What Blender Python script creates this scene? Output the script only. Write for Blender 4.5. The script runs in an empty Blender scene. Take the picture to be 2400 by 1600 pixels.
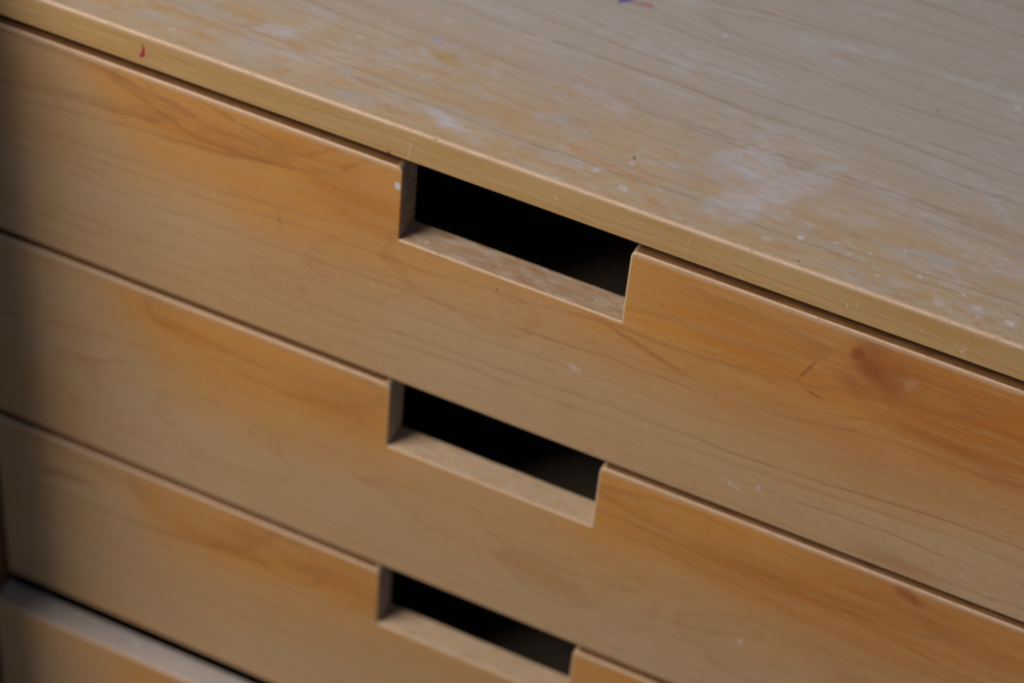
import bpy, bmesh, math, random
from mathutils import Matrix, Vector

sc = bpy.context.scene
COL = sc.collection

# ------------------------------------------------------------------ camera
CAM_R = ((0.90410989, 0.42056371, 0.07557427),
         (0.33932280, -0.59914931, -0.72517594),
         (-0.25970241, 0.68128281, -0.68440367))      # rows: right, down, forward
right, down, fwd = (Vector(r) for r in CAM_R)
cam = bpy.data.cameras.new('camera')
cam.sensor_width = 36.0
cam.lens = 84.14
cam.clip_start = 0.01
cam.clip_end = 50.0
cam.dof.use_dof = True
cam.dof.focus_distance = 1.115
cam.dof.aperture_fstop = 5.6
cam_ob = bpy.data.objects.new('camera', cam)
COL.objects.link(cam_ob)
m = Matrix((right, -down, -fwd)).transposed().to_4x4()
m.translation = Vector((0.387376, -0.839604, 0.7566852))
cam_ob.matrix_world = m
sc.camera = cam_ob

# ------------------------------------------------------------------ world, lamps, exposure
world = bpy.data.worlds.new('World')
sc.world = world
world.use_nodes = True
bg = world.node_tree.nodes['Background']
bg.inputs[0].default_value = (0.72, 0.80, 1.0, 1)
bg.inputs[1].default_value = 0.16

def area(name, loc, target, size, size_y, power, colour):
    l = bpy.data.lights.new(name, 'AREA')
    l.shape = 'RECTANGLE'
    l.size, l.size_y = size, size_y
    l.energy = power
    l.color = colour
    o = bpy.data.objects.new(name, l)
    o.location = loc
    o.rotation_euler = (Vector(target) - Vector(loc)).to_track_quat('-Z', 'Y').to_euler()
    COL.objects.link(o)
    return o
area('window_light', (-1.08, -1.06, 1.42), (-0.02, 0.0, -0.12), 1.0, 0.8, 49.0, (1.0, 0.92, 0.82))
area('added_sheen_light', (-0.75, 2.30, 2.20), (0.15, 0.1, 0.0), 2.2, 1.6, 9.5, (0.52, 0.70, 1.0))  # lamp added behind the chest for a bluish sheen on the top board

sc.view_settings.view_transform = 'Standard'
sc.view_settings.look = 'None'
sc.view_settings.exposure = -0.06
sc.view_settings.gamma = 1.0
sc.view_settings.use_curve_mapping = False

# ------------------------------------------------------------------ sizes (metres)
CUT_W = 0.124          # finger cutout width
CUT_H = 0.0468         # finger cutout height
PITCH = 0.15149        # drawer to drawer
GAP = 0.0056
FRONT_T = 0.0181       # thickness of a drawer front
TOP_Z0, TOP_T = 0.0079, 0.0193
X0, X1 = -0.2665, 0.3915
DEPTH = 0.44

# ------------------------------------------------------------------ node helpers
class G:
    def __init__(self, name):
        self.m = bpy.data.materials.new(name)
        self.m.use_nodes = True
        self.nt = self.m.node_tree
        self.nt.nodes.clear()
        self.out = self.nt.nodes.new('ShaderNodeOutputMaterial')
        self.bsdf = self.nt.nodes.new('ShaderNodeBsdfPrincipled')
        self.nt.links.new(self.bsdf.outputs[0], self.out.inputs[0])
        self.co = self.nt.nodes.new('ShaderNodeTexCoord').outputs['Object']
    def new(self, t):
        return self.nt.nodes.new(t)
    def put(self, sock, v):
        if isinstance(v, bpy.types.NodeSocket):
            self.nt.links.new(v, sock)
        else:
            if sock.type == 'RGBA' and len(v) == 3:
                v = (*v, 1)
            sock.default_value = v
    def math(self, op, a, b=0.0, c=0.0, clamp=False):
        n = self.new('ShaderNodeMath')
        n.operation = op
        n.use_clamp = clamp
        self.put(n.inputs[0], a); self.put(n.inputs[1], b); self.put(n.inputs[2], c)
        return n.outputs[0]
    def vmath(self, op, a, b=(0, 0, 0)):
        n = self.new('ShaderNodeVectorMath')
        n.operation = op
        self.put(n.inputs[0], a); self.put(n.inputs[1], b)
        return n.outputs[1] if op in ('LENGTH', 'DISTANCE') else n.outputs[0]
    def noise(self, vec, scale, detail=3.0, rough=0.5, off=(0, 0, 0), color=False):
        v = self.vmath('MULTIPLY', vec, scale)
        v = self.vmath('ADD', v, off)
        n = self.new('ShaderNodeTexNoise')
        n.noise_dimensions = '3D'
        self.put(n.inputs['Vector'], v)
        n.inputs['Scale'].default_value = 1.0
        n.inputs['Detail'].default_value = detail
        n.inputs['Roughness'].default_value = rough
        return n.outputs['Color'] if color else n.outputs[0]
    def step(self, v, lo, hi, smooth=True):
        n = self.new('ShaderNodeMapRange')
        n.interpolation_type = 'SMOOTHSTEP' if smooth else 'LINEAR'
        n.clamp = True
        self.put(n.inputs[0], v)
        if lo > hi:      # falling
            n.inputs[1].default_value, n.inputs[2].default_value = hi, lo
            n.inputs[3].default_value, n.inputs[4].default_value = 1.0, 0.0
        else:
            n.inputs[1].default_value, n.inputs[2].default_value = lo, hi
        return n.outputs[0]
    def mix(self, f, a, b, mode='MIX'):
        n = self.new('ShaderNodeMix')
        n.data_type = 'RGBA'
        n.blend_type = mode
        n.clamp_factor = True
        self.put(n.inputs[0], f); self.put(n.inputs[6], a); self.put(n.inputs[7], b)
        return n.outputs[2]
    def mul(self, a, b): return self.math('MULTIPLY', a, b)
    def add(self, a, b): return self.math('ADD', a, b)
    def mx(self, a, b): return self.math('MAXIMUM', a, b)
    def curve(self, v, pts, lo, hi):
        """piecewise smooth function of v given by (v, y) points, y within 0..1"""
        t = self.math('DIVIDE', self.math('SUBTRACT', v, lo), hi - lo, clamp=True)
        n = self.new('ShaderNodeFloatCurve')
        c = n.mapping.curves[0]
        P = [((x - lo) / (hi - lo), y) for x, y in pts]
        while len(c.points) < len(P):
            c.points.new(0.5, 0.5)
        for q, (x, y) in zip(c.points, P):
            q.location = (x, y); q.handle_type = 'AUTO_CLAMPED'
        n.mapping.update()
        self.put(n.inputs['Value'], t)
        return n.outputs[0]
    def blob(self, vec, c, a, b, ang=0.0, soft=0.3):
        """soft-edged ellipse on the (u, v, 0) plane"""
        n = self.new('ShaderNodeMapping')
        n.vector_type = 'TEXTURE'
        self.put(n.inputs['Vector'], vec)
        n.inputs['Location'].default_value = (c[0], c[1], 0)
        n.inputs['Rotation'].default_value = (0, 0, math.radians(ang))
        n.inputs['Scale'].default_value = (a, b, 1)
        return self.step(self.vmath('LENGTH', n.outputs[0]), 1 + soft, 1 - soft)
    def uv(self, iu, iv):
        s = self.new('ShaderNodeSeparateXYZ')
        self.put(s.inputs[0], self.co)
        u, v = s.outputs[iu], s.outputs[iv]
        c = self.new('ShaderNodeCombineXYZ')
        self.put(c.inputs[0], u); self.put(c.inputs[1], v)
        return u, v, c.outputs[0]

PALE = (0.535, 0.345, 0.185)
HONEY = (0.650, 0.265, 0.034)
DEEP = (0.410, 0.118, 0.015)
LINE = (0.310, 0.112, 0.034)
ARRIS = (0.600, 0.430, 0.300)
CHALK = (0.48, 0.48, 0.53)

def grain(g, u, v, vec, v0, h0, tilt, spacing, seed, warp=0.012):
    """growth rings of a log cut nearly along its axis: returns thin late-wood lines 0..1"""
    o = (seed * 3.7, seed * 1.9, seed)
    w1 = g.math('SUBTRACT', g.noise(vec, (5, 17, 1), 2.0, 0.5, o), 0.5)
    w2 = g.math('SUBTRACT', g.noise(vec, (10, 36, 1), 3.0, 0.5, o), 0.5)
    w3 = g.math('SUBTRACT', g.noise(vec, (60, 300, 1), 2.0, 0.5, o), 0.5)
    h = g.add(g.add(g.mul(u, tilt), h0), g.mul(w1, warp * 2.0))
    dv = g.add(g.math('SUBTRACT', v, v0), g.mul(w1, warp))
    r = g.math('SQRT', g.add(g.mul(h, h), g.mul(dv, dv)))
    r = g.add(r, g.add(g.mul(w2, 0.0120), g.mul(w3, 0.0012)))
    c1 = g.new('ShaderNodeCombineXYZ'); g.put(c1.inputs[0], r)
    w4 = g.math('SUBTRACT', g.noise(c1.outputs[0], (45, 1, 1), 2.0, 0.6, (seed * 5, seed, 0)), 0.5)
    q = g.add(g.math('DIVIDE', r, spacing), g.mul(w4, 4.5))
    f = g.math('FRACT', q)
    wn = g.new('ShaderNodeTexWhiteNoise'); wn.noise_dimensions = '1D'
    g.put(wn.inputs['W'], g.add(g.math('FLOOR', q), seed * 13.7))
    line = g.mul(g.step(f, 0.70, 0.95), g.step(f, 1.0, 0.955))
    slow = g.step(f, 0.0, 0.9)
    amt = g.step(g.noise(vec, (6, 90, 1), 2.0, 0.6, (seed, seed * 2, 5)), 0.32, 0.68)
    line = g.mul(line, g.add(g.mul(wn.outputs['Value'], 1.0), 0.2))
    return g.mul(line, g.add(g.mul(amt, 0.85), 0.15)), slow

def finish(g, col, rough, bump_h, bump=0.15, dist=0.0004, spec=0.4):
    g.put(g.bsdf.inputs['Base Color'], col)
    g.put(g.bsdf.inputs['Roughness'], rough)
    g.bsdf.inputs['Specular IOR Level'].default_value = spec
    b = g.new('ShaderNodeBump')
    b.inputs['Strength'].default_value = bump
    b.inputs['Distance'].default_value = dist
    g.put(b.inputs['Height'], bump_h)
    g.put(g.bsdf.inputs['Normal'], b.outputs[0])
    return g.m

def fibres(g, vec, seed):
    a = g.noise(vec, (55, 2600, 1), 3.0, 0.6, (seed, 3, 1))
    b = g.noise(vec, (20, 700, 1), 3.0, 0.6, (seed, 7, 2))
    return a, b

# ------------------------------------------------------------------ drawer face material
def drawer_face(seed, zb, amount, deep, ring, blobs=(), specks=0.5, line_amt=0.5, arcs=()):
    g = G('worn_birch_drawer_front')
    u, v, vec = g.uv(0, 2)
    # wavy coordinate for stain outlines
    wc = g.vmath('SUBTRACT', g.noise(vec, (22, 55, 1), 4.0, 0.55, (seed, seed, 9), color=True), (0.5, 0.5, 0.5))
    wv = g.vmath('ADD', vec, g.vmath('MULTIPLY', wc, (0.040, 0.024, 0)))
    s = g.new('ShaderNodeSeparateXYZ'); g.put(s.inputs[0], wv)
    wu, wvv = s.outputs[0], s.outputs[1]
    lo, hi = -0.27, 0.40
    # varnish still yellow above the line zb(x); rubbed pale below it
    b = g.curve(wu, [(x, -z / 0.15) for x, z in zb], lo, hi)         # 0 top .. 1 bottom
    d = g.add(wvv, g.mul(b, 0.15))                                   # > 0 above the line
    mask = g.step(d, -0.030, 0.030)
    amt = g.curve(wu, amount, lo, hi)
    streak = g.noise(vec, (9, 120, 1), 3.0, 0.6, (seed * 2, 1, 4))
    mask = g.mul(mask, amt)
    mask = g.mul(mask, g.add(0.62, g.mul(g.step(streak, 0.25, 0.7), 0.5)))
    dm = None
    for (cx, cz, a, bb, ang, soft, k) in deep:
        e = g.mul(g.blob(wv, (cx, cz), a, bb, ang, soft), k)
        dm = e if dm is None else g.mx(dm, e)
    col = g.mix(mask, PALE, HONEY)
    big = g.noise(vec, (7, 18, 1), 2.0, 0.5, (seed, 12, 2))
    col = g.mix(g.mul(g.step(big, 0.35, 0.70), 0.60), col, (0.54, 0.29, 0.115))
    amber = g.mul(g.step(d, -0.060, 0.010), g.add(0.25, g.mul(amt, 0.75)))
    col = g.mix(g.mul(amber, 0.45), col, (0.59, 0.275, 0.070))
    if dm is not None:
        col = g.mix(g.mul(dm, g.add(0.55, g.mul(g.step(streak, 0.3, 0.65), 0.5))), col, DEEP)
    ln, slow = grain(g, u, v, vec, *ring, seed)
    col = g.mix(g.mul(slow, 0.10), col, (0.40, 0.215, 0.085))
    col = g.mix(g.mul(ln, line_amt), col, LINE)
    for (cx, cz, a, bb, ang, w, k) in arcs:
        n = g.new('ShaderNodeMapping'); n.vector_type = 'TEXTURE'
        g.put(n.inputs['Vector'], g.vmath('ADD', vec, g.vmath('MULTIPLY', wc, (0.040, 0.016, 0))))
        n.inputs['Location'].default_value = (cx, cz, 0)
        n.inputs['Rotation'].default_value = (0, 0, math.radians(ang))
        n.inputs['Scale'].default_value = (a, bb, 1)
        dd = g.math('SUBTRACT', g.vmath('LENGTH', n.outputs[0]), 1.0)
        e = g.mx(g.step(g.math('ABSOLUTE', dd), w, 0.0), g.mul(g.mul(g.step(dd, -5 * w, 0.0), g.step(dd, w, 0.0)), 0.35))
        col = g.mix(g.mul(g.mul(e, k), g.add(0.4, g.mul(g.step(streak, 0.3, 0.65), 0.7))), col, (0.32, 0.125, 0.035))
    fa, fb = fibres(g, vec, seed)
    col = g.mix(g.mul(g.step(fa, 0.48, 0.82), 0.42), col, (0.20, 0.09, 0.03))
    col = g.mix(g.mul(g.step(fb, 0.52, 0.30), 0.22), col, (0.60, 0.43, 0.25))
    # short dark pores
    po = g.noise(vec, (150, 1300, 1), 1.0, 0.5, (seed, 1, 8))
    col = g.mix(g.mul(g.step(po, 0.66, 0.76), 0.42), col, (0.14, 0.05, 0.02))
    # pale specks of dust and paint
    vo = g.new('ShaderNodeTexVoronoi'); vo.inputs['Scale'].default_value = 1.0
    g.put(vo.inputs['Vector'], g.vmath('ADD', g.vmath('MULTIPLY', vec, (75, 90, 1)), (seed, seed, 0)))
    sc_ = g.new('ShaderNodeSeparateColor'); g.put(sc_.inputs[0], vo.outputs['Color'])
    rad = g.mul(g.math('POWER', sc_.outputs[0], 9.0), 0.11)
    sp = g.step(g.math('SUBTRACT', vo.outputs['Distance'], rad), 0.012, -0.03)
    col = g.mix(g.mul(sp, specks), col, (0.62, 0.55, 0.47))
    # named marks
    fine = g.vmath('ADD', vec, g.vmath('MULTIPLY', g.vmath('SUBTRACT', g.noise(vec, (400, 500, 1), 3.0, 0.6, color=True), (0.5, 0.5, 0.5)), (0.0035, 0.0025, 0)))
    for (cx, cz, a, bb, ang, soft, k, c) in blobs:
        col = g.mix(g.mul(g.blob(fine, (cx, cz), a, bb, ang, soft), k), col, c)
    # knocked pale along the upper arris
    edge = g.noise(vec, (160, 10, 1), 4.0, 0.65, (seed, 4, 4))
    wear = g.step(g.add(v, g.mul(edge, 0.0026)), -0.0022, -0.0004)
    col = g.mix(g.mul(wear, 0.5), col, (0.66, 0.48, 0.35))
    rough = g.add(0.40, g.mul(fb, 0.16))
    rough = g.math('SUBTRACT', rough, g.mul(mask, 0.05))
    return finish(g, col, rough, g.add(g.mul(fa, 0.5), fb), 0.16, 0.0003, 0.32)

# ------------------------------------------------------------------ top board: upper face
def top_face():
    g = G('worn_birch_top_face')
    u, v, vec = g.uv(0, 1)
    seed = 4.0
    wc = g.vmath('SUBTRACT', g.noise(vec, (26, 60, 1), 4.0, 0.6, (3, 8, 9), color=True), (0.5, 0.5, 0.5))
    wv = g.vmath('ADD', vec, g.vmath('MULTIPLY', wc, (0.030, 0.016, 0)))
    col = PALE
    # yellow varnish left towards the front edge
    s = g.new('ShaderNodeSeparateXYZ'); g.put(s.inputs[0], wv)
    fr = g.step(s.outputs[1], 0.125, 0.01)
    patch = g.noise(vec, (24, 70, 1), 4.0, 0.62, (1, 2, 3))
    ym = g.mul(fr, g.step(patch, 0.26, 0.60))
    col = g.mix(g.mul(ym, 0.8), (0.370, 0.312, 0.262), (0.425, 0.270, 0.108))
    p2 = g.noise(vec, (40, 150, 1), 4.0, 0.65, (7, 2, 5))
    col = g.mix(g.mul(g.mul(g.step(p2, 0.52, 0.70), fr), 0.55), col, (0.46, 0.25, 0.08))
    ln, slow = grain(g, u, v, vec, 0.168, 0.026, -0.10, 0.0115, 4.0, 0.007)
    col = g.mix(g.mul(slow, 0.14), col, (0.34, 0.22, 0.13))
    col = g.mix(g.mul(ln, 0.50), col, (0.215, 0.125, 0.070))
    fa, fb = fibres(g, vec, 2.0)
    col = g.mix(g.mul(g.step(fa, 0.5, 0.85), 0.28), col, (0.20, 0.11, 0.06))
    col = g.mix(g.mul(g.step(fb, 0.5, 0.3), 0.18), col, (0.60, 0.47, 0.33))
    # rubbed, chalky whitish film in patches
    film = g.noise(vec, (16, 42, 1), 5.0, 0.62, (11, 3, 6))
    scuff = g.noise(vec, (85, 230, 1), 6.0, 0.72, (3, 1, 9))
    col = g.mix(g.mul(g.mul(g.step(film, 0.42, 0.70), g.step(scuff, 0.40, 0.62)), 0.42), col, CHALK)
    mott = g.noise(vec, (60, 150, 1), 5.0, 0.70, (6, 6, 1))
    col = g.mix(g.mul(g.mul(g.step(mott, 0.53, 0.66), g.add(0.22, fr)), 0.55), col, (0.39, 0.20, 0.07))
    fine = g.vmath('ADD', vec, g.vmath('MULTIPLY', g.vmath('SUBTRACT', g.noise(vec, (90, 260, 1), 5.0, 0.65, color=True), (0.5, 0.5, 0.5)), (0.022, 0.012, 0)))
    tex = g.step(g.noise(vec, (70, 900, 1), 3.0, 0.6, (2, 2, 2)), 0.25, 0.6)
    for (cx, cy, a, b, ang, soft, k) in (
            (0.157, 0.062, 0.018, 0.012, 40, 0.6, 0.75), (0.172, 0.047, 0.024, 0.012, 50, 0.6, 0.50),
            (0.187, 0.058, 0.010, 0.024, -30, 0.5, 0.55), (0.164, 0.024, 0.014, 0.011, 30, 0.5, 0.70),
            (0.178, 0.034, 0.012, 0.008, 20, 0.6, 0.45),
            (0.012, 0.016, 0.010, 0.004, -20, 0.6, 0.75), (0.027, 0.012, 0.014, 0.0042, -22, 0.6, 0.80),
            (-0.092, 0.038, 0.012, 0.005, 20, 0.6, 0.70), (-0.080, 0.047, 0.016, 0.006, 60, 0.6, 0.4),
            (-0.060, 0.026, 0.018, 0.010, 20, 0.7, 0.40), (-0.09, 0.020, 0.020, 0.007, 10, 0.7, 0.35),
            (0.235, 0.070, 0.030, 0.006, -8, 0.7, 0.35), (0.215, 0.048, 0.018, 0.006, 0, 0.7, 0.40),
            (0.262, 0.030, 0.026, 0.007, -5, 0.7, 0.35), (0.290, 0.052, 0.040, 0.006, -6, 0.7, 0.35),
            (0.06, 0.075, 0.025, 0.004, -5, 0.7, 0.35), (0.10, 0.095, 0.018, 0.004, -8, 0.7, 0.40)):
        e = g.mul(g.blob(fine, (cx, cy), a, b, ang, soft * 0.6), g.add(g.mul(g.mul(tex, g.step(scuff, 0.30, 0.58)), 0.75), 0.25))
        col = g.mix(g.mul(e, k * 0.47), col, (0.50, 0.52, 0.64))
    # dried drops: clustered by the front right, scattered elsewhere
    for scl, off, pw, rr, k, lo_, hi_ in (((95, 120, 1), 3.0, 5.0, 0.26, 0.60, 0.44, 0.60), ((48, 62, 1), 9.0, 6.0, 0.24, 0.55, 0.45, 0.62), ((190, 260, 1), 1.0, 4.0, 0.25, 0.5, 0.42, 0.62)):
        vo = g.new('ShaderNodeTexVoronoi'); vo.inputs['Scale'].default_value = 1.0
        g.put(vo.inputs['Vector'], g.vmath('ADD', g.vmath('MULTIPLY', vec, scl), (off, off, 0)))
        sp_ = g.new('ShaderNodeSeparateColor'); g.put(sp_.inputs[0], vo.outputs['Color'])
        rad = g.mul(g.math('POWER', sp_.outputs[0], pw), rr)
        d = g.step(g.math('SUBTRACT', vo.outputs['Distance'], rad), 0.02, -0.05)
        dens = g.step(g.noise(vec, (14, 24, 1), 2.0, 0.5, (off, 5, 1)), lo_, hi_)
        col = g.mix(g.mul(g.mul(d, dens), k * 0.5), col, (0.54, 0.55, 0.63))
    rnd = random.Random(5)
    fine2 = g.vmath('ADD', vec, g.vmath('MULTIPLY', g.vmath('SUBTRACT', g.noise(vec, (500, 700, 1), 3.0, 0.6, color=True), (0.5, 0.5, 0.5)), (0.003, 0.0025, 0)))
    drops = [(0.200, 0.021), (0.224, 0.021), (0.233, 0.027), (0.247, 0.037), (0.259, 0.023), (0.289, 0.016), (0.306, 0.013),
             (0.291, 0.010), (0.216, 0.026), (0.241, 0.014), (0.272, 0.010), (0.281, 0.021), (0.300, 0.022), (0.095, 0.018),
             (0.112, 0.012), (0.128, 0.020), (0.186, 0.012)]
    for (cx, cy) in drops:
        a = rnd.choice((0.0009, 0.0013, 0.0017, 0.0026))
        e = g.blob(fine2, (cx, cy), a, a * rnd.uniform(0.6, 0.95), rnd.uniform(-30, 30), 0.45)
        col = g.mix(g.mul(e, rnd.uniform(0.25, 0.5)), col, (0.60, 0.60, 0.67))
    # pen and paint marks
    for (cx, cy, a, b, ang, soft, k, c) in (
            (0.0530, 0.1570, 0.0036, 0.0022, 60, 0.4, 0.9, (0.045, 0.04, 0.24)), (0.0505, 0.1535, 0.0014, 0.0022, 10, 0.4, 0.7, (0.05, 0.04, 0.22)),
            (0.0565, 0.1565, 0.0060, 0.0010, -5, 0.5, 0.45, (0.20, 0.08, 0.22)),
            (0.0645, 0.1580, 0.0034, 0.0015, 0, 0.5, 0.75, (0.34, 0.08, 0.17)), (-0.0180, 0.0730, 0.0022, 0.0013, 0, 0.5, 0.65, (0.28, 0.28, 0.56)),
            (-0.0070, 0.0615, 0.0105, 0.0045, -10, 0.4, 0.50, (0.36, 0.22, 0.03)), (0.1080, 0.0360, 0.0006, 0.0017, 30, 0.5, 0.7, (0.05, 0.045, 0.05)),
            (0.1085, 0.0320, 0.0016, 0.0022, 0, 0.7, 0.25, (0.6, 0.63, 0.66)), (0.1100, 0.1535, 0.0016, 0.0014, 0, 0.5, 0.5, (0.42, 0.52, 0.6)),
            (0.2050, 0.0050, 0.0007, 0.0006, 0, 0.4, 0.8, (0.04, 0.03, 0.03)), (0.2280, 0.1500, 0.0014, 0.0010, 0, 0.5, 0.5, (0.09, 0.07, 0.07)),
            (0.1020, 0.0240, 0.0140, 0.0030, -18, 0.4, 0.40, (0.43, 0.215, 0.085)), (0.0840, 0.0270, 0.0110, 0.0028, -15, 0.4, 0.35, (0.43, 0.215, 0.085)),
            (0.0400, 0.0420, 0.0130, 0.0050, 25, 0.5, 0.35, (0.41, 0.215, 0.085)), (0.1320, 0.0075, 0.0110, 0.0030, -30, 0.4, 0.35, (0.43, 0.21, 0.075)),
            (0.215, 0.030, 0.010, 0.0025, -35, 0.5, 0.35, (0.43, 0.215, 0.08))):
        col = g.mix(g.mul(g.blob(fine2, (cx, cy), a, b, ang, soft), k), col, c)
    edge = g.noise(vec, (170, 10, 1), 4.0, 0.65, (8, 4, 4))
    wear = g.step(g.math('SUBTRACT', g.mul(edge, 0.0034), v), -0.0012, 0.0006)
    col = g.mix(g.mul(wear, 0.7), col, ARRIS)
    rough = g.add(0.36, g.mul(film, 0.22))
    return finish(g, col, rough, g.add(g.mul(fa, 0.5), fb), 0.15, 0.0003, 0.5)

# ------------------------------------------------------------------ top board: front edge band
def top_edge():
    g = G('birch_edge_band')
    u, v, vec = g.uv(0, 2)
    ln, slow = grain(g, u, v, vec, -0.06, 0.01, 0.05, 0.0075, 9.0, 0.008)
    big = g.noise(vec, (9, 60, 1), 3.0, 0.55, (5, 5, 5))
    col = g.mix(g.step(big, 0.3, 0.7), (0.535, 0.335, 0.140), (0.490, 0.275, 0.095))
    col = g.mix(g.mul(slow, 0.12), col, (0.36, 0.2, 0.07))
    col = g.mix(g.mul(ln, 0.42), col, LINE)
    fa, fb = fibres(g, vec, 6.0)
    col = g.mix(g.mul(g.step(fa, 0.5, 0.85), 0.28), col, (0.22, 0.11, 0.035))
    col = g.mix(g.mul(g.step(fb, 0.5, 0.3), 0.2), col, (0.60, 0.44, 0.22))
    fine = g.vmath('ADD', vec, g.vmath('MULTIPLY', g.vmath('SUBTRACT', g.noise(vec, (300, 300, 1), 2.0, 0.5, color=True), (0.5, 0.5, 0.5)), (0.0016, 0.0012, 0)))
    marks = [(-0.1476, 0.0098, 0.0009, 0.0034, 4, 0.35, 0.9, (0.36, 0.025, 0.045)), (-0.1484, 0.0068, 0.0012, 0.0021, -22, 0.4, 0.95, (0.36, 0.02, 0.04)),
             (-0.0070, 0.0010, 0.0009, 0.0011, 0, 0.4, 0.85, (0.34, 0.05, 0.03)),
             (0.0040, 0.0065, 0.00025, 0.0062, -8, 0.6, 0.5, (0.72, 0.62, 0.42)), (0.1520, 0.0080, 0.0002, 0.0070, -6, 0.6, 0.4, (0.72, 0.62, 0.42))]
    rnd = random.Random(11)
    for i in range(20):
        cx = rnd.uniform(0.17, 0.32) if i < 14 else rnd.uniform(0.0, 0.17)
        marks.append((cx, rnd.uniform(0.002, 0.016), rnd.uniform(0.0004, 0.0022), rnd.uniform(0.0002, 0.00034), rnd.choice((-60, -35, 15, 35, 70, 5)) + rnd.uniform(-15, 15), 0.6, rnd.uniform(0.25, 0.6), (0.74, 0.66, 0.52)))
    for (cx, cz, a, b, ang, soft, k, c) in marks:
        col = g.mix(g.mul(g.blob(fine, (cx, cz), a, b, ang, soft), k), col, c)
    edge = g.noise(vec, (170, 10, 1), 4.0, 0.65, (1, 4, 4))
    wear = g.step(g.add(v, g.mul(edge, 0.0024)), TOP_T - 0.0020, TOP_T - 0.0002)
    col = g.mix(g.mul(wear, 0.6), col, ARRIS)
    return finish(g, col, g.add(0.40, g.mul(fb, 0.15)), g.add(g.mul(fa, 0.5), fb), 0.15, 0.0003, 0.42)

# ------------------------------------------------------------------ worn arris, cut edges, inside
def arris_mat():
    g = G('rubbed_bare_arris')
    n1 = g.noise(g.co, (90, 300, 300), 4.0, 0.6)
    n2 = g.noise(g.co, (14, 60, 60), 3.0, 0.6, (4, 4, 4))
    col = g.mix(g.step(n1, 0.35, 0.7), ARRIS, (0.56, 0.37, 0.22))
    col = g.mix(g.mul(g.step(n2, 0.52, 0.70), 0.35), col, (0.50, 0.29, 0.13))
    n3 = g.noise(g.co, (220, 500, 500), 2.0, 0.5, (1, 9, 4))
    col = g.mix(g.mul(g.step(n3, 0.66, 0.74), 0.6), col, (0.26, 0.14, 0.07))
    return finish(g, col, 0.5, g.add(n1, n3), 0.35, 0.0006, 0.35)

def edge_mat(name, dusty, base, dark, seed, flecks=0.7):
    g = G(name)
    n1 = g.noise(g.co, (60, 900, 900), 3.0, 0.6, (seed, 1, 1))
    fl = g.noise(g.co, (240, 900, 900), 1.5, 0.5, (seed, 6, 1))
    big = g.noise(g.co, (70, 190, 190), 5.0, 0.7, (seed, 2, 7))
    col = g.mix(g.step(n1, 0.35, 0.7), base, dark)
    col = g.mix(g.mul(g.step(fl, 0.60, 0.72), flecks), col, (0.11, 0.05, 0.025))
    col = g.mix(g.mul(g.step(big, 0.40, 0.66), dusty), col, (0.50, 0.46, 0.44))
    vo = g.new('ShaderNodeTexVoronoi'); vo.inputs['Scale'].default_value = 1.0
    g.put(vo.inputs['Vector'], g.vmath('MULTIPLY', g.co, (140, 160, 160)))
    s = g.new('ShaderNodeSeparateColor'); g.put(s.inputs[0], vo.outputs['Color'])
    d = g.step(g.math('SUBTRACT', vo.outputs['Distance'], g.mul(g.math('POWER', s.outputs[0], 5.0), 0.34)), 0.03, -0.06)
    col = g.mix(g.mul(d, dusty), col, (0.62, 0.62, 0.60))
    return finish(g, col, 0.55, n1, 0.3, 0.0004, 0.3)

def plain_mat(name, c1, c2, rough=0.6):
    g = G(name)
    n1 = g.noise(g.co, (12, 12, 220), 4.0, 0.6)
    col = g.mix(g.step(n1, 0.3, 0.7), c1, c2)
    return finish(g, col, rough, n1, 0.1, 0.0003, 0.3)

M_ARRIS = arris_mat()
M_CUT = edge_mat('dusty_cut_edge', 0.30, (0.54, 0.385, 0.245), (0.42, 0.27, 0.155), 1.0, 0.35)
M_WORNCUT = edge_mat('grimy_cut_edge', 0.45, (0.42, 0.275, 0.165), (0.29, 0.165, 0.085), 2.0, 0.55)
M_TOPEDGE = edge_mat('brown_edge_gap_shade', 0.06, (0.27, 0.125, 0.045), (0.16, 0.065, 0.022), 3.0)  # brown edge, colour darkened further to paint in the shade of the gaps
M_GREYEDGE = edge_mat('greyed_cut_edge', 0.30, (0.37, 0.33, 0.31), (0.33, 0.285, 0.265), 5.0, 0.2)
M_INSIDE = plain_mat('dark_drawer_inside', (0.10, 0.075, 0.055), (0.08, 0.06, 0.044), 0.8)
M_SIDE = plain_mat('brown_side_panel', (0.20, 0.085, 0.040), (0.16, 0.065, 0.030), 0.5)
M_TOP, M_BAND = top_face(), top_edge()

# ------------------------------------------------------------------ mesh helpers
def link(name, bm, mats, parent, loc=(0, 0, 0)):
    me = bpy.data.meshes.new(name)
    bmesh.ops.recalc_face_normals(bm, faces=bm.faces)
    bm.to_mesh(me)
    bm.free()
    for mt in mats:
        me.materials.append(mt)
    o = bpy.data.objects.new(name, me)
    o.location = loc
    o.parent = parent
    COL.objects.link(o)
    return o

def box_bm(x0, x1, y0, y1, z0, z1, bev=0.0):
    bm = bmesh.new()
    bmesh.ops.create_cube(bm, size=1.0)
    for v in bm.verts:
        v.co = Vector((x0 + (v.co.x + .5) * (x1 - x0), y0 + (v.co.y + .5) * (y1 - y0), z0 + (v.co.z + .5) * (z1 - z0)))
    if bev:
        bmesh.ops.bevel(bm, geom=list(bm.edges), offset=bev, segments=2, profile=0.5, affect='EDGES')
    return bm

def arc(cx, cz, r, a0, a1, n):
    return [(cx + r * math.cos(math.radians(a0 + (a1 - a0) * i / n)), cz + r * math.sin(math.radians(a0 + (a1 - a0) * i / n))) for i in range(n + 1)]

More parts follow.
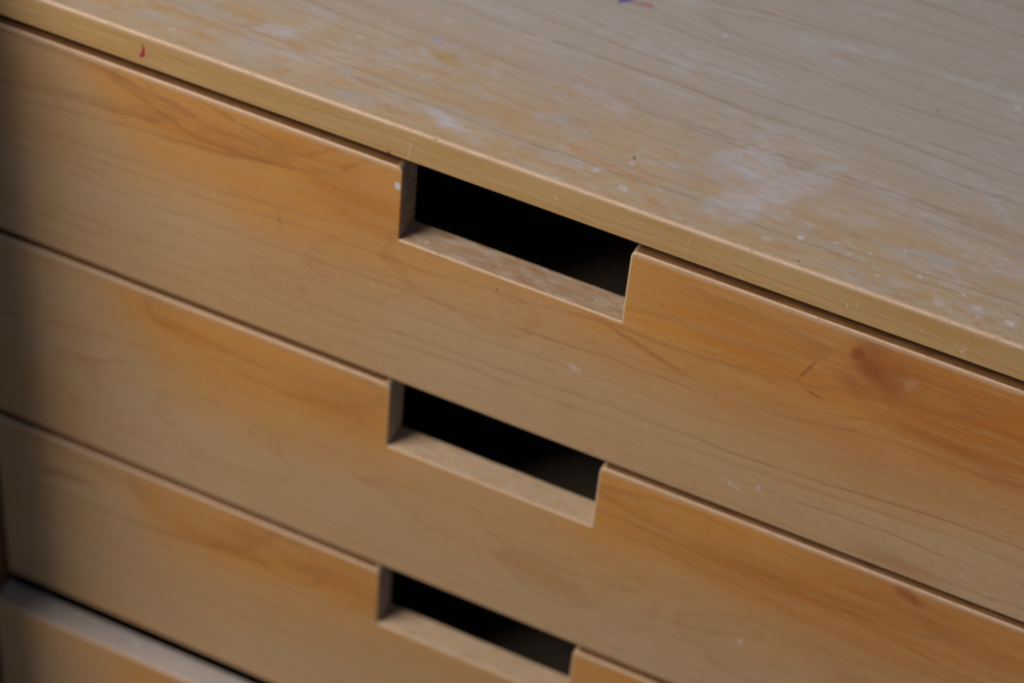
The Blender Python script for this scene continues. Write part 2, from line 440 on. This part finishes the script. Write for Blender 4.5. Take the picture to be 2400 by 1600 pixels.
def front_bm(height, rc=0.0036, bev=0.0010):
    """drawer front: a board with a finger cutout in its upper edge, upper cutout corners rounded"""
    pts = [(X0, -height), (X1, -height), (X1, 0.0)]
    pts += arc(CUT_W + rc, -rc, rc, 90, 180, 5)
    pts += [(CUT_W, -CUT_H), (0.0, -CUT_H)]
    pts += arc(-rc, -rc, rc, 0, 90, 5)
    pts += [(X0, 0.0)]
    bm = bmesh.new()
    fv = [bm.verts.new((x, 0.0, z)) for x, z in pts]
    bv = [bm.verts.new((x, FRONT_T, z)) for x, z in pts]
    n = len(pts)
    bm.faces.new(fv)
    bm.faces.new(list(reversed(bv)))
    for i in range(n):
        j = (i + 1) % n
        f = bm.faces.new((fv[i], bv[i], bv[j], fv[j]))
        (xa, za), (xb, zb_) = pts[i], pts[j]
        inside = -0.0001 <= min(xa, xb) and max(xa, xb) <= CUT_W + 0.0001
        f.material_index = 3 if inside or (max(xa, xb) < CUT_W + rc and min(xa, xb) > -rc) else 2
    bmesh.ops.recalc_face_normals(bm, faces=bm.faces)
    edges = [e for e in bm.edges if all(abs(v.co.y) < 1e-6 for v in e.verts)]
    bmesh.ops.bevel(bm, geom=edges, offset=bev, segments=3, profile=0.55, affect='EDGES', material=1, clamp_overlap=True)
    for f in bm.faces:
        if f.material_index == 1 and (max(v.co.z for v in f.verts) < -height + 0.003 or (f.calc_center_median().z > -CUT_H and f.calc_center_median().z < -rc and abs(f.calc_center_median().x) < 0.003)):
            f.material_index = 0
    back = [e for e in bm.edges if all(abs(v.co.y - FRONT_T) < 1e-6 for v in e.verts)]
    bmesh.ops.bevel(bm, geom=back, offset=0.0005, segments=1, affect='EDGES', clamp_overlap=True)
    return bm

# ------------------------------------------------------------------ the chest
BASE_Z = -0.70
chest = bpy.data.objects.new('chest_of_drawers', None)
chest.location = (0.0625, 0.0, BASE_Z)
chest.empty_display_size = 0.1
COL.objects.link(chest)
chest['label'] = 'worn honey coloured wooden chest of drawers with rectangular finger cutouts'
chest['category'] = 'chest of drawers'
OFF = Vector((-0.0625, 0.0, -BASE_Z))         # world -> chest space

def part(name, bm, mats, loc, parent=chest):
    return link(name, bm, mats, parent, Vector(loc) + (OFF if parent is chest else Vector((0, 0, 0))))

# top board
bm = box_bm(X0 - 0.0025, X1 + 0.0205, 0.0, DEPTH + 0.002, 0.0, TOP_T)
for f in bm.faces:
    nrm = f.normal
    f.material_index = 0 if nrm.z > 0.5 else 1
fe = [e for e in bm.edges if all(v.co.y < 1e-6 and v.co.z > TOP_T - 1e-6 for v in e.verts)]
bmesh.ops.bevel(bm, geom=fe, offset=0.0012, segments=4, profile=0.5, affect='EDGES', material=2)
lo = [e for e in bm.edges if all(v.co.y < 1e-6 and v.co.z < 1e-6 for v in e.verts)]
bmesh.ops.bevel(bm, geom=lo, offset=0.0006, segments=2, profile=0.5, affect='EDGES', material=1)
o = part('top_panel', bm, [M_TOP, M_BAND, M_ARRIS], (0, -0.002, TOP_Z0))
o['label'] = 'scratched and stained top board with pale rubbed edge'

# carcass
o = part('side_panel', box_bm(X0 - 0.022, X0 - 0.003, -0.092, DEPTH, 0.0, 0.80, 0.001), [M_SIDE], (0, 0, BASE_Z))
o['label'] = 'dark side panel standing proud of the drawer fronts'
part('side_panel', box_bm(X1 + 0.003, X1 + 0.022, 0.002, DEPTH - 0.001, 0.0, TOP_Z0 - BASE_Z - 0.0005, 0.001), [M_SIDE], (0, 0, BASE_Z))
part('back_panel', box_bm(X0 - 0.0025, X1 + 0.0025, DEPTH - 0.012, DEPTH - 0.002, 0.0, TOP_Z0 - BASE_Z - 0.001), [M_INSIDE], (0, 0, BASE_Z))
part('base_panel', box_bm(X0 - 0.0025, X1 + 0.0025, 0.001, DEPTH - 0.013, 0.0, 0.060, 0.001), [M_SIDE], (0, 0, BASE_Z))

W_ = (0.62, 0.58, 0.54)
fronts = [
    # drawer under the top board
    drawer_face(1.0,
        zb=[(-0.27, -0.010), (-0.19, -0.020), (-0.150, -0.046), (-0.109, -0.056), (-0.060, -0.070), (0.0, -0.062), (0.076, -0.056), (0.159, -0.066), (0.227, -0.066), (0.335, -0.060), (0.40, -0.06)],
        amount=[(-0.27, 0.05), (-0.205, 0.15), (-0.165, 0.75), (-0.08, 1.0), (0.0, 0.9), (0.06, 0.72), (0.13, 0.9), (0.20, 1.0), (0.40, 1.0)],
        deep=[(0.31, -0.030, 0.085, 0.034, -4, 0.6, 0.72), (-0.095, -0.022, 0.05, 0.010, 10, 0.6, 0.35), (-0.030, -0.028, 0.030, 0.014, -10, 0.7, 0.40),
              (0.215, -0.028, 0.06, 0.030, -5, 0.8, 0.40), (0.30, -0.056, 0.06, 0.008, -4, 0.8, 0.40), (0.25, -0.070, 0.09, 0.020, -4, 0.9, 0.30)],
        ring=(-0.020, 0.035, 0.07, 0.0120),
        blobs=[(0.2428, -0.0125, 0.0034, 0.0040, -20, 0.45, 0.60, (0.25, 0.052, 0.012)), (0.2500, -0.0190, 0.0075, 0.0060, -30, 0.7, 0.55, (0.25, 0.056, 0.014)),
               (0.2590, -0.0250, 0.0080, 0.0050, -25, 0.9, 0.40, (0.25, 0.07, 0.018)), (0.2490, -0.0060, 0.0060, 0.0080, -20, 0.8, 0.35, (0.29, 0.09, 0.025)),
               (0.2430, -0.0330, 0.0100, 0.0050, -30, 0.8, 0.40, (0.30, 0.10, 0.03)), (0.2570, -0.0170, 0.0150, 0.0130, -20, 0.9, 0.40, (0.31, 0.082, 0.02)), (0.300, -0.050, 0.035, 0.0028, -10, 0.9, 0.25, (0.30, 0.085, 0.02)),
               (0.2205, -0.0345, 0.0009, 0.0075, -24, 0.6, 0.60, (0.27, 0.085, 0.03)), (0.2270, -0.0480, 0.0042, 0.0008, -14, 0.6, 0.60, (0.20, 0.07, 0.03)),
               (0.1285, -0.0555, 0.0170, 0.0013, -17, 0.9, 0.42, (0.30, 0.075, 0.025)), (0.1480, -0.0620, 0.0160, 0.0013, -14, 0.9, 0.32, (0.30, 0.085, 0.03)),
               (0.1440, -0.0270, 0.0018, 0.0005, -20, 0.6, 0.35, (0.22, 0.08, 0.03)), (0.1540, -0.0240, 0.0018, 0.0004, -35, 0.6, 0.35, (0.22, 0.08, 0.03)), (0.1490, -0.0305, 0.0018, 0.0004, -10, 0.6, 0.3, (0.22, 0.08, 0.03)),
               (0.1030, -0.0890, 0.0036, 0.0018, -25, 0.7, 0.45, W_), (-0.0022, -0.0120, 0.0017, 0.0023, 15, 0.35, 0.95, (0.66, 0.62, 0.66)),
               (0.2705, -0.0200, 0.0022, 0.0040, -20, 0.7, 0.22, (0.60, 0.45, 0.32)), (-0.0690, -0.0640, 0.0010, 0.0060, 12, 0.7, 0.35, (0.25, 0.15, 0.09)),
               (0.0560, -0.0560, 0.0007, 0.0007, 0, 0.4, 0.8, (0.20, 0.06, 0.02)), (0.1960, -0.128, 0.0046, 0.0008, -30, 0.6, 0.45, W_), (0.209, -0.123, 0.0014, 0.0014, 0, 0.5, 0.6, W_),
               (0.285, -0.139, 0.022, 0.006, -6, 0.8, 0.40, (0.36, 0.14, 0.04))],
        specks=0.3, line_amt=0.62, arcs=[(-0.088, 0.002, 0.072, 0.031, 2, 0.07, 0.55), (-0.088, 0.002, 0.055, 0.021, 2, 0.10, 0.45), (-0.070, -0.106, 0.014, 0.0065, 0, 0.25, 0.30), (0.035, -0.060, 0.045, 0.022, -18, 0.08, 0.28), (-0.020, -0.075, 0.030, 0.020, 20, 0.09, 0.22)]),
    drawer_face(2.3,
        zb=[(-0.27, -0.004), (-0.20, -0.006), (-0.176, -0.018), (-0.157, -0.033), (-0.133, -0.050), (-0.094, -0.060), (-0.056, -0.056), (0.0, -0.056), (0.05, -0.056), (0.128, -0.062), (0.200, -0.054), (0.250, -0.056), (0.363, -0.056), (0.40, -0.056)],
        amount=[(-0.27, 0.02), (-0.195, 0.15), (-0.168, 0.85), (-0.10, 1.0), (0.0, 0.85), (0.05, 0.35), (0.10, 0.55), (0.14, 1.0), (0.40, 1.0)],
        deep=[(0.265, -0.034, 0.10, 0.016, 2, 0.8, 0.55), (0.31, -0.020, 0.07, 0.024, 0, 0.8, 0.60), (0.30, -0.055, 0.08, 0.020, -4, 0.9, 0.35), (-0.030, -0.030, 0.03, 0.016, -8, 0.7, 0.35), (-0.11, -0.020, 0.05, 0.004, -4, 0.6, 0.35), (0.19, -0.03, 0.06, 0.010, -4, 0.7, 0.35)],
        ring=(-0.085, -0.012, 0.13, 0.0130),
        blobs=[(0.2950, -0.0060, 0.0060, 0.0034, -20, 0.5, 0.50, (0.24, 0.07, 0.02)), (0.3020, -0.0090, 0.0040, 0.0030, -20, 0.5, 0.45, (0.24, 0.07, 0.02)),
               (0.100, -0.100, 0.022, 0.008, -14, 0.5, 0.35, (0.42, 0.205, 0.06)), (0.217, -0.090, 0.0016, 0.0016, 0, 0.6, 0.5, W_)],
        specks=0.3, line_amt=0.55, arcs=[(0.100, -0.101, 0.026, 0.013, -12, 0.22, 0.28), (0.150, -0.098, 0.016, 0.026, -14, 0.2, 0.16), (0.235, -0.095, 0.050, 0.024, -4, 0.11, 0.22), (-0.105, -0.090, 0.045, 0.024, -6, 0.08, 0.25), (0.225, -0.020, 0.10, 0.012, -3, 0.12, 0.40), (-0.08, -0.010, 0.075, 0.026, -3, 0.08, 0.35)]),
    drawer_face(3.6,
        zb=[(-0.27, -0.004), (-0.20, -0.012), (-0.163, -0.036), (-0.133, -0.052), (-0.082, -0.056), (-0.007, -0.052), (0.06, -0.06), (0.13, -0.06), (0.20, -0.05), (0.40, -0.05)],
        amount=[(-0.27, 0.02), (-0.19, 0.2), (-0.14, 0.85), (-0.08, 0.95), (0.0, 0.85), (0.06, 0.4), (0.14, 0.9), (0.40, 1.0)],
        deep=[(-0.105, -0.030, 0.030, 0.006, -10, 0.7, 0.35), (-0.02, -0.022, 0.035, 0.012, -8, 0.7, 0.40), (-0.092, -0.018, 0.012, 0.010, 30, 0.7, 0.3)],
        ring=(-0.028, 0.030, 0.10, 0.0125), specks=0.25, line_amt=0.55, arcs=[(-0.060, -0.022, 0.026, 0.018, 10, 0.12, 0.4), (-0.12, -0.004, 0.05, 0.03, 0, 0.1, 0.35)]),
    drawer_face(5.1,
        zb=[(-0.27, -0.02), (-0.20, -0.03), (-0.15, -0.05), (-0.05, -0.06), (0.10, -0.06), (0.40, -0.05)],
        amount=[(-0.27, 0.1), (-0.19, 0.35), (-0.12, 0.9), (0.0, 0.9), (0.06, 0.5), (0.14, 0.9), (0.40, 1.0)],
        deep=[(-0.05, -0.03, 0.05, 0.015, 0, 0.7, 0.3)],
        ring=(-0.05, 0.06, 0.15, 0.010), specks=0.2, line_amt=0.35),
]
DR_LABEL = ['topmost drawer with reddish brown stains right of its cutout',
            'second drawer from the top, honey stained around its cutout',
            'third drawer from the top with pale rubbed front',
            'lowest drawer, pulled out a little, with greyed upper edge']
for k in range(4):
    y = (0.0, 0.0003, -0.0002, -0.0190)[k]
    h = PITCH - GAP if k < 3 else 0.165
    z = -PITCH * k - (0.0026 if k == 3 else 0.0)
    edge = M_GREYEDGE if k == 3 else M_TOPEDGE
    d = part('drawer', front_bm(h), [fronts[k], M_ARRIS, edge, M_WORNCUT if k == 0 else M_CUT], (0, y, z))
    d['label'] = DR_LABEL[k]
    # the box behind the front, in the drawer's own space
    yb0, yb1 = FRONT_T + 0.0003, DEPTH - 0.040
    zb0, zb1 = -h + 0.012, -0.012
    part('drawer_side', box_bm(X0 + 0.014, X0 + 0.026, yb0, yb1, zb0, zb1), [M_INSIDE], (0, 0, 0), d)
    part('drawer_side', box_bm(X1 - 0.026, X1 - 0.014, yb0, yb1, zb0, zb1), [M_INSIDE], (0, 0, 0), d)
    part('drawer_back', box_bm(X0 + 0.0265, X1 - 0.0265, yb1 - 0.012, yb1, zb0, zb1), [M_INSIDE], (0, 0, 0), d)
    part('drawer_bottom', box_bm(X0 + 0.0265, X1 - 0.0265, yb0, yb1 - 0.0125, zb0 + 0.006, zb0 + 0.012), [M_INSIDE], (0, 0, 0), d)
